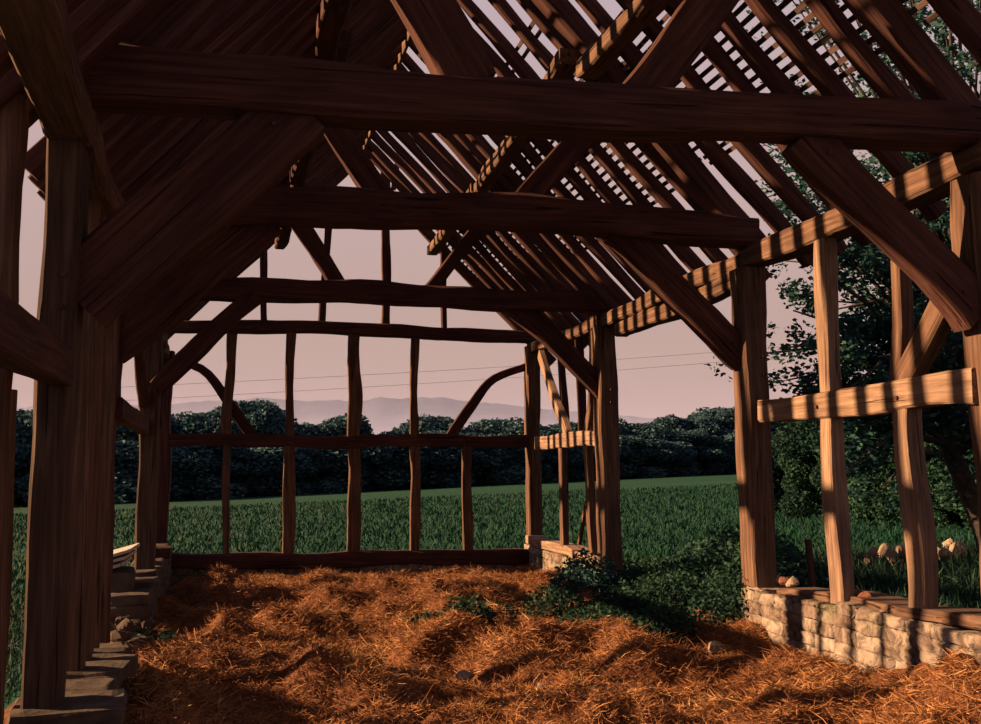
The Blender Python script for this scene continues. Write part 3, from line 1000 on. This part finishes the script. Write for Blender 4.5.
def crop():
    n = 90000
    d = 17.2 + 60 * RNG.random(n) ** 1.8
    lat = RNG.uniform(-0.42, 0.75, n)
    x = d * lat * 1.15; y = d
    z = ground_h(x, y)
    el = RNG.uniform(0.7, 1.5, n); az = RNG.uniform(0, 2 * PI, n)
    D = np.stack([np.cos(az) * np.cos(el), np.sin(az) * np.cos(el), np.sin(el)], 1)
    L = RNG.uniform(0.06, 0.16, n) * (1 + d / 90)
    W = RNG.uniform(0.005, 0.011, n) * (1 + d / 30)
    tone = np.clip(RNG.beta(2, 3, n) + (RNG.random(n) > 0.97) * 0.6, 0, 1)
    return blades('crop_leaves', np.stack([x, y, z], 1), D, L, W, M['crop'], tone, 0.3, 0.1)


s = link('crop_leaves', crop())
tag(s, 'green leaves of the crop growing across the field', 'crop', kind='stuff')


def side_grass():
    n = 42000
    x = RNG.uniform(4.3, 15, n); y = RNG.uniform(5, 18, n)
    z = ground_h(x, y)
    el = RNG.uniform(0.6, 1.5, n); az = RNG.uniform(0, 2 * PI, n)
    D = np.stack([np.cos(az) * np.cos(el), np.sin(az) * np.cos(el), np.sin(el)], 1)
    return blades('grass', np.stack([x, y, z], 1), D, RNG.uniform(0.08, 0.32, n), RNG.uniform(0.004, 0.009, n), M['leaf_weed'], RNG.random(n) ** 1.5, 0.3, 0.1)


def left_grass():
    n = 16000
    x = RNG.uniform(-7, -1.85, n); y = RNG.uniform(4.5, 18, n)
    z = ground_h(x, y)
    el = RNG.uniform(0.6, 1.5, n); az = RNG.uniform(0, 2 * PI, n)
    D = np.stack([np.cos(az) * np.cos(el), np.sin(az) * np.cos(el), np.sin(el)], 1)
    return blades('grass', np.stack([x, y, z], 1), D, RNG.uniform(0.08, 0.25, n), RNG.uniform(0.004, 0.009, n), M['leaf_weed'], RNG.random(n) ** 1.5, 0.3, 0.1)


s = link('grass', left_grass())
tag(s, 'rough dark grass growing outside the left wall', 'grass', kind='stuff')
s = link('grass', side_grass())
tag(s, 'rough dark grass in the yard outside the open bay and stone wall', 'grass', kind='stuff')


# leaves: small folded quads scattered in clumps
def leaf_cloud(P, size, tone, flat=0.5, aspect=0.55):
    n = len(P)
    A = RNG.normal(size=(n, 3)); A /= np.linalg.norm(A, axis=1, keepdims=True)
    A[:, 2] *= flat
    B = np.cross(A, RNG.normal(size=(n, 3))); B /= np.linalg.norm(B, axis=1, keepdims=True) + 1e-9
    s_ = size[:, None]
    N = np.cross(A, B)
    v0 = P - A * s_ * .5
    v1 = P + B * s_ * aspect * .5 + N * s_ * .08
    v2 = P + A * s_ * .5
    v3 = P - B * s_ * aspect * .5 + N * s_ * .08
    V = np.stack([v0, v1, v2, v3], 1).reshape(-1, 3)
    b = (np.arange(n) * 4)[:, None]
    F = b + np.array([[0, 1, 2, 3]])
    return V, F, np.repeat(tone, 4)


def in_ball(n):
    v = RNG.normal(size=(n, 3)); v /= np.linalg.norm(v, axis=1, keepdims=True)
    return v * RNG.random(n)[:, None] ** 0.45


def weed_mesh(name, rad, h, n, lsize, mt):
    ang = RNG.uniform(0, 2 * PI, n); rr = rad * np.sqrt(RNG.random(n))
    hh = h * (1 - (rr / rad) ** 2 * 0.7)
    z = RNG.random(n) ** 0.8 * hh
    P = np.stack([rr * np.cos(ang), rr * np.sin(ang), z], 1)
    P += RNG.normal(size=P.shape) * 0.02
    V, F, tn = leaf_cloud(P, RNG.uniform(lsize * .6, lsize * 1.3, n), np.clip(z / h * 0.6 + RNG.random(n) * .4, 0, 1), 0.7, 0.6)
    return np_mesh(name, V, F, mt, tone=tn)


def stems(h, rad, n, mt):
    V, F = [], []
    for i in range(n):
        a = random.uniform(0, 6.28); r_ = rad * random.random() * .5
        x0, y0 = r_ * math.cos(a), r_ * math.sin(a)
        x1, y1 = x0 * 1.6, y0 * 1.6
        k = len(V)
        for (x, y, z, w) in ((x0, y0, -0.03, .006), (x1, y1, h * random.uniform(.6, .95), .003)):
            for t in range(4):
                V.append((x + w * math.cos(t * PI / 2), y + w * math.sin(t * PI / 2), z))
        for t in range(4):
            F.append((k + t, k + (t + 1) % 4, k + 4 + (t + 1) % 4, k + 4 + t))
    return pydata('stems', V, F, mt)


def plant(name, x, y, rad, h, n, ls, mt, label, cat, group=None):
    e = empty(name, (x, y, gh(x, y)))
    T(e, label, cat, group)
    link('leaves', weed_mesh('leaves', rad, h, n, ls, M[mt]), e)
    if n > 700:
        link('stem', stems(h, rad, 9, M['leaf_hedge']), e)
    return e


plant('bush', 5.05, 11.2, 1.0, 0.85, 7000, 0.075, 'leaf_hedge', 'dark rounded bush just outside the open bay beside the sunlit post', 'bush')
plant('bush', 6.2, 13.3, 0.7, 0.75, 3600, 0.075, 'leaf_hedge', 'smaller dark bush outside, farther back than the rounded one', 'bush')
plant('nettle_clump', 3.62, 12.25, 0.46, 0.50, 2200, 0.06, 'leaf_near', 'blue-green nettle clump against the low wall at the third right post', 'weed')
plant('nettle_clump', 4.25, 11.9, 0.5, 0.45, 2000, 0.06, 'leaf_weed', 'dark nettle clump at the foot of the third right post', 'weed')
for i, (x, y, r_, h) in enumerate([(3.6, 10.9, .5, .3), (2.95, 11.2, .42, .24), (4.4, 10.2, .6, .4), (3.5, 9.8, .5, .26), (4.1, 9.35, .45, .34), (2.5, 10.3, .36, .18), (3.0, 9.6, .4, .2), (1.75, 9.9, .3, .15), (4.6, 11.3, .55, .42), (2.2, 10.9, .3, .15), (3.3, 8.95, .35, .2), (3.2, 10.4, .5, .26), (4.0, 10.6, .55, .34), (4.05, 8.98, .3, .42), (1.55, 10.7, .22, .12)]):
    plant('weed_clump', x, y, r_ * 0.85, h * (1.15 + 0.5 * math.sin(i * 2.1)), int(5200 * r_ * r_ + 500), 0.05, 'leaf_weed', 'low dark green weed clump on the ground of the open bay', 'weed', 'weeds in the open bay')
p = onfloor(145, 652); plant('fern', p.x, p.y, 0.26, 0.2, 500, 0.05, 'leaf_weed', 'small green weed by the foot of the left wall', 'weed')
p = onfloor(168, 660); plant('fern', p.x, p.y, 0.14, 0.26, 200, 0.05, 'leaf_weed', 'thin grey-green stalk growing from the straw on the left', 'weed')
plant('wall_fern', XLo(5.5) + 0.3, 5.6, 0.07, 0.10, 60, 0.04, 'leaf_weed', 'tiny green plant on the slab beside the massive left post', 'weed')

# ------------------------------------------------------------------ trees
def branch(V, F, pts, radii, seg=7):
    n0 = len(V)
    for i, p in enumerate(pts):
        d = (pts[min(i + 1, len(pts) - 1)] - pts[max(i - 1, 0)]).normalized()
        s_ = d.orthogonal().normalized(); q_ = d.cross(s_)
        for k in range(seg):
            t = 2 * PI * k / seg
            V.append(p + (s_ * math.cos(t) + q_ * math.sin(t)) * radii[i])
    for i in range(len(pts) - 1):
        for k in range(seg):
            a_ = n0 + i * seg + k; b_ = n0 + i * seg + (k + 1) % seg
            F.append((a_, b_, b_ + seg, a_ + seg))


def near_tree(base, label):
    e = empty('walnut_tree', base)
    T(e, label, 'tree')
    V, F = [], []
    tr = [Vector((0.35, 0, -0.2)), Vector((0.12, 0, 0.6)), Vector((-0.2, 0.1, 1.5)), Vector((-0.25, 0.1, 2.3)), Vector((0.2, 0.2, 3.6)), Vector((0.6, 0.2, 5.2)), Vector((0.9, 0.3, 6.8))]
    branch(V, F, tr, [0.17, 0.14, 0.12, 0.11, 0.09, 0.06, 0.03])
    link('trunk', pydata('trunk', V, F, M['bark'], True), e)
    tips = []
    Vb, Fb = [], []
    rr = random.Random(9)
    ends = []
    for i in range(64):
        t = rr.uniform(0.32, 1.0)
        s_ = t * (len(tr) - 1); k = min(int(s_), len(tr) - 2)
        st = tr[k].lerp(tr[k + 1], s_ - k)
        a = rr.uniform(0, 6.28)
        L = rr.uniform(1.6, 3.1) * (1.15 - 0.45 * t)
        dz = rr.uniform(-0.5, 0.9) if t < 0.7 else rr.uniform(0.3, 1.2)
        en = st + Vector((max(math.cos(a) * L, -2.3 - st.x), math.sin(a) * L, dz * L * 0.6))
        mid = st.lerp(en, .5) + Vector((0, 0, 0.25 * L * .6))
        branch(Vb, Fb, [st, mid, en], [0.05, 0.03, 0.01], 5)
        for j in range(7):
            f = rr.uniform(0.35, 1.05)
            pt = (st.lerp(mid, f * 2) if f < .5 else mid.lerp(en, (f - .5) * 2)) + Vector((rr.gauss(0, .35), rr.gauss(0, .35), rr.gauss(0, .3)))
            ends.append(pt)
    # low left boughs reaching towards the barn
    for (dx, dy, dz) in ((-2.1, 0.0, 2.6), (-2.3, .2, 3.3), (-1.9, -.3, 1.9), (-2.5, 0, 4.1), (-1.2, .4, 1.7), (0.6, -.3, 1.7), (1.4, 0, 2.2), (-.6, -.2, 2.6), (0.5, .2, 3.0), (-1.5, 0, 5.2), (-2.2, 0, 5.0), (-0.7, 0, 1.95), (0.0, 0.1, 2.3), (-2.4, 0, 2.2), (-1.7, .1, 2.9), (-1.6, 0, 3.7), (-1.0, 0, 4.3), (-0.3, 0, 3.9), (-1.3, .2, 2.2), (-0.8, 0, 3.3), (0.9, 0, 3.4), (0.6, 0, 4.4), (-2.0, .2, 4.5), (1.2, .1, 2.8), (0.3, .1, 2.7)):
        st = Vector((-0.22, 0.1, min(2.3, dz))); en = Vector((dx, dy, dz))
        branch(Vb, Fb, [st, st.lerp(en, .5) + Vector((0, 0, .2)), en], [0.045, 0.03, 0.01], 5)
        for j in range(9):
            f = rr.uniform(0.4, 1.1)
            ends.append(st.lerp(en, f) + Vector((rr.gauss(0, .28), rr.gauss(0, .3), rr.gauss(0, .26))))
    for i in range(330):
        c = Vector((rr.uniform(-2.3, 3.2), rr.uniform(-1.8, 2.2), rr.uniform(3.6, 9.4)))
        ends.append(c)
        if i % 3 == 0:
            st = tr[4 + i % 3]
            branch(Vb, Fb, [st, st.lerp(c, .5) + Vector((0, 0, .3)), c], [0.035, 0.022, 0.008], 5)
    link('branches', pydata('branches', Vb, Fb, M['bark'], True), e)
    P, S = [], []
    for c in ends:
        n = rr.randint(40, 80)
        q_ = in_ball(n) * np.array([0.24, 0.24, 0.17]) + np.array(c)
        P.append(q_)
    P = np.concatenate(P)
    P = P[(P[:, 0] > -2.45 + 0.35 * np.sin(P[:, 2] * 2.3)) | (RNG.random(len(P)) < 0.02)]
    V2, F2, tn = leaf_cloud(P, RNG.uniform(0.07, 0.13, len(P)), RNG.random(len(P)) ** 1.3, 0.6, 0.5)
    link('leaves', np_mesh('leaves', V2, F2, M['leaf_near'], tone=tn), e)
    return e


def yfor(u, Y):
    return atY(u, 462, Y).x


near_tree((yfor(972, 12.2), 12.2, gh(yfor(972, 12.2), 12.2)), 'tree with a leaning dark trunk behind the stone-based wall, leaves against the sky')
def copy_tree(o, parent=None):
    c = o.copy(); COL.objects.link(c); c.parent = parent
    for ch in list(o.children):
        d = ch.copy(); COL.objects.link(d); d.parent = c
    return c


# field trees: three kinds, copied along the far side of the field
def far_tree(seed, H, R, nl, lsz, mt='leaf_far_haze', nm='field_tree'):
    rr = random.Random(seed)
    e = empty(nm)
    V, F = [], []
    branch(V, F, [Vector((0, 0, -1)), Vector((0.1, 0, H * .3)), Vector((0, .1, H * .75))], [0.35, 0.28, 0.08], 7)
    link('trunk', pydata('trunk', V, F, M['bark'], True), e)
    P, tn = [], []
    for i in range(26):
        a = rr.uniform(0, 6.28)
        zz = rr.uniform(0.10, 0.86)
        rad = R * (math.sin(PI * min(1, zz * 0.85 + 0.18)) ** 0.6) * rr.uniform(0.2, 0.85)
        c = np.array([rad * math.cos(a), rad * math.sin(a), H * zz])
        br_ = rr.uniform(0.26, 0.42) * R
        n = nl // 26
        v = RNG.normal(size=(n, 3)); v /= np.linalg.norm(v, axis=1, keepdims=True)
        v *= (0.75 + 0.3 * RNG.random(n))[:, None] * br_
        P.append(v * np.array([1, 1, 0.85]) + c)
        tn.append(RNG.random(n) * 0.6 + rr.random() * .4)
    P = np.concatenate(P); tn = np.concatenate(tn)
    P[:, 2] = np.maximum(P[:, 2], 0.0)
    V2, F2, t2 = leaf_cloud(P, RNG.uniform(lsz * .6, lsz * 1.3, len(P)), tn, 0.8, 0.75)
    link('crown', np_mesh('crown', V2, F2, M[mt], tone=t2), e)
    return e


kinds = [far_tree(1, 9.0, 4.2, 15000, 0.42), far_tree(2, 8.0, 5.0, 16000, 0.42), far_tree(3, 9.5, 3.4, 13000, 0.38), far_tree(5, 9.0, 4.4, 42000, 0.24, 'leaf_hedge', 'hedgerow_tree')]
def base_v(u):
    return 497 - (u - 118) * 0.0386


used = set()
def put_tree(u, topv, k, dist, label, group, wide=1.0):
    x = yfor(u, dist)
    z = gh(x, dist)
    pb_ = z
    dd = FWD.dot(Vector((x, dist, z - 1.6)))
    Hh = (462 - topv) * dd / FPX + 1.6 - z
    src = kinds[k]
    if k in used:
        o = copy_tree(src)
    else:
        used.add(k); o = src
    H0 = (9.0, 8.0, 9.5, 9.0)[k]
    sc = Hh / H0 / 0.97
    o.location = (x, dist, z)
    o.rotation_euler = (0, 0, random.uniform(0, 6.28))
    o.scale = (sc * wide, sc * wide, sc)
    T(o, label, 'tree', group)


g1 = 'trees along the far edge of the field'
prof = [(-20, 410), (10, 412), (40, 405), (70, 414), (100, 408), (128, 407), (150, 412), (172, 416), (196, 413), (218, 411), (246, 404), (262, 408), (290, 424), (312, 426), (334, 417), (350, 412), (372, 436), (388, 440), (408, 427), (434, 418), (452, 424), (478, 424), (504, 421), (528, 422), (556, 425), (580, 424), (604, 420), (622, 418), (646, 425), (672, 415), (694, 412), (716, 410), (738, 406), (762, 410), (790, 412), (822, 404), (856, 410), (890, 402), (926, 408), (962, 404), (1000, 405)]
special = {246: 'pale-topped tall tree at the field edge, under the curved left gable brace', 434: 'low round tree at the field edge, right of the fourth gable stud', 350: 'dark tree at the field edge behind the third gable stud'}
for i, (u, tv) in enumerate(prof):
    D0 = 118 + (u - 118) * 0.062
    put_tree(u + random.uniform(-3, 3), tv, i % 3, D0 + random.uniform(0, 6), special.get(u, 'dark leafy tree in the line along the far edge of the field'), None if u in special else g1, 1.25 if tv > 418 else 1.05)
for i in range(34):
    u = 100 + i * 27
    D0 = 116 + (u - 118) * 0.062
    put_tree(u, 440 + random.uniform(-6, 10) - (u - 100) * 0.008, (i + 1) % 3, D0 - 3, 'low bushy tree at the foot of the tree line beyond the field', 'low trees at the foot of the tree line', 1.9)
# hedge behind the yard on the right
for i, (u, tv, d) in enumerate([(790, 430, 34), (835, 400, 30), (880, 395, 27), (925, 400, 25), (975, 380, 23), (1020, 370, 21)]):
    put_tree(u, tv, 3, d, ['hedgerow shrub beyond the yard, seen beside the sunlit post', 'hedgerow tree beyond the yard, behind the leaning stud', 'hedgerow tree beyond the yard, between the two lower studs', 'hedgerow tree beyond the yard, left of the leaning trunk', 'tall hedgerow tree beyond the yard, behind the leaning trunk', 'tall hedgerow tree beyond the yard at the picture edge'][i], None, 1.0)

# ------------------------------------------------------------------ hills
def hills():
    tops = [(-60, 410), (60, 407), (168, 404), (265, 399), (346, 401), (392, 398), (440, 398), (524, 407), (617, 413), (660, 420), (760, 428), (900, 436), (1050, 440)]
    V, F = [], []
    D = 2600
    n = len(tops) * 6
    us = np.linspace(-60, 1050, 160)
    vs = np.interp(us, [t[0] for t in tops], [t[1] for t in tops])
    rows_ = [(0.0, 0.62), (0.25, 0.75), (0.6, 0.88), (0.9, 0.97), (1.0, 1.0), (0.8, 1.15), (0.0, 1.5)]
    zb = -60
    for u, v in zip(us, vs):
        v = v + 1.2 * (vnoise(np.array([u * .13]), np.array([3.0]))[0] - .5) * 2
        for f, dd in rows_:
            pt = atY(u, v, D)
            ptz = 1.6 + (pt.z - 1.6)
            base = atY(u, 462, D * dd)
            V.append((base.x, base.y, zb + (ptz - zb) * f + 6 * (vnoise(np.array([u * .05]), np.array([dd * 9]))[0] - .5) * (f > 0)))
    m_ = len(rows_)
    for i in range(len(us) - 1):
        for j in range(m_ - 1):
            a_ = i * m_ + j
            F.append((a_, a_ + m_, a_ + m_ + 1, a_ + 1))
    return pydata('hills', V, F, M['hill'], True)


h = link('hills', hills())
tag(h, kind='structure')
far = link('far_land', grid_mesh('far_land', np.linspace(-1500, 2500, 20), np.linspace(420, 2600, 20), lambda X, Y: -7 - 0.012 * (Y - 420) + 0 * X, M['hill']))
tag(far, kind='structure')

# evening haze lying over the valley between the tree line and the hills
vm = bpy.data.materials.new('valley_haze')
vm.use_nodes = True
nt = vm.node_tree
nt.nodes.clear()
out = nt.nodes.new('ShaderNodeOutputMaterial')
vs_ = nt.nodes.new('ShaderNodeVolumePrincipled')
vs_.inputs['Color'].default_value = (0.50, 0.56, 0.90, 1)
vs_.inputs['Density'].default_value = 0.00062
vs_.inputs['Anisotropy'].default_value = 0.0
nt.links.new(vs_.outputs[0], out.inputs['Volume'])
V = [(x, y, z) for x in (-2200, 3200) for y in (500, 2300) for z in (-60, 70)]
F = [(0, 1, 3, 2), (4, 6, 7, 5), (0, 4, 5, 1), (2, 3, 7, 6), (0, 2, 6, 4), (1, 5, 7, 3)]
hz = link('valley_haze', pydata('valley_haze', V, F, vm))
tag(hz, 'pale evening haze lying over the valley before the hills', 'haze', kind='stuff')

# ------------------------------------------------------------------ power lines
for i, (va, vb, lab) in enumerate(((388, 322, 'upper thin overhead wire crossing the sky beyond the gable'), (402, 330, 'lower thin overhead wire crossing the sky beyond the gable'))):
    A, B = atY(60, va + 2, 70), atY(1100, vb - 4, 70)
    V, F = [], []
    pts = []
    for k in range(41):
        t = k / 40
        pp = A.lerp(B, t); pp.z -= 0.55 * math.sin(PI * t)
        pts.append(pp)
    branch(V, F, pts, [0.011] * 41, 5)
    T(link('overhead_wire', pydata('overhead_wire', V, F, M['wire'])), lab, 'wire')

# ------------------------------------------------------------------ light
sun_d = bpy.data.lights.new('sun', 'SUN')
sun_d.energy = 18.5
sun_d.color = (1.0, 0.60, 0.31)
sun_d.angle = math.radians(0.9)
sun = bpy.data.objects.new('sun', sun_d)
COL.objects.link(sun)
dirv = Vector((math.cos(math.radians(-9)), math.sin(math.radians(-9)), -0.37)).normalized()
sun.rotation_euler = dirv.to_track_quat('-Z', 'Y').to_euler()

w = bpy.data.worlds.new('evening_sky')
bpy.context.scene.world = w
w.use_nodes = True
nt = w.node_tree
bg = nt.nodes['Background']
tc = nt.nodes.new('ShaderNodeTexCoord')
sp = nt.nodes.new('ShaderNodeSeparateXYZ')
nt.links.new(tc.outputs['Generated'], sp.inputs[0])
c = ramp(nt, sp.outputs['Z'], [(0.0, (0.50, 0.32, 0.28)), (0.10, (0.54, 0.37, 0.325)), (0.25, (0.56, 0.40, 0.385)), (0.42, (0.53, 0.41, 0.45)), (0.6, (0.24, 0.20, 0.28)), (1.0, (0.11, 0.11, 0.21))])
nt.links.new(c, bg.inputs['Color'])
bg.inputs['Strength'].default_value = 1.0

sc = bpy.context.scene
sc.view_settings.view_transform = 'Standard'
sc.view_settings.look = 'None'
sc.view_settings.exposure = 0
sc.view_settings.gamma = 1
sc.view_settings.use_curve_mapping = False
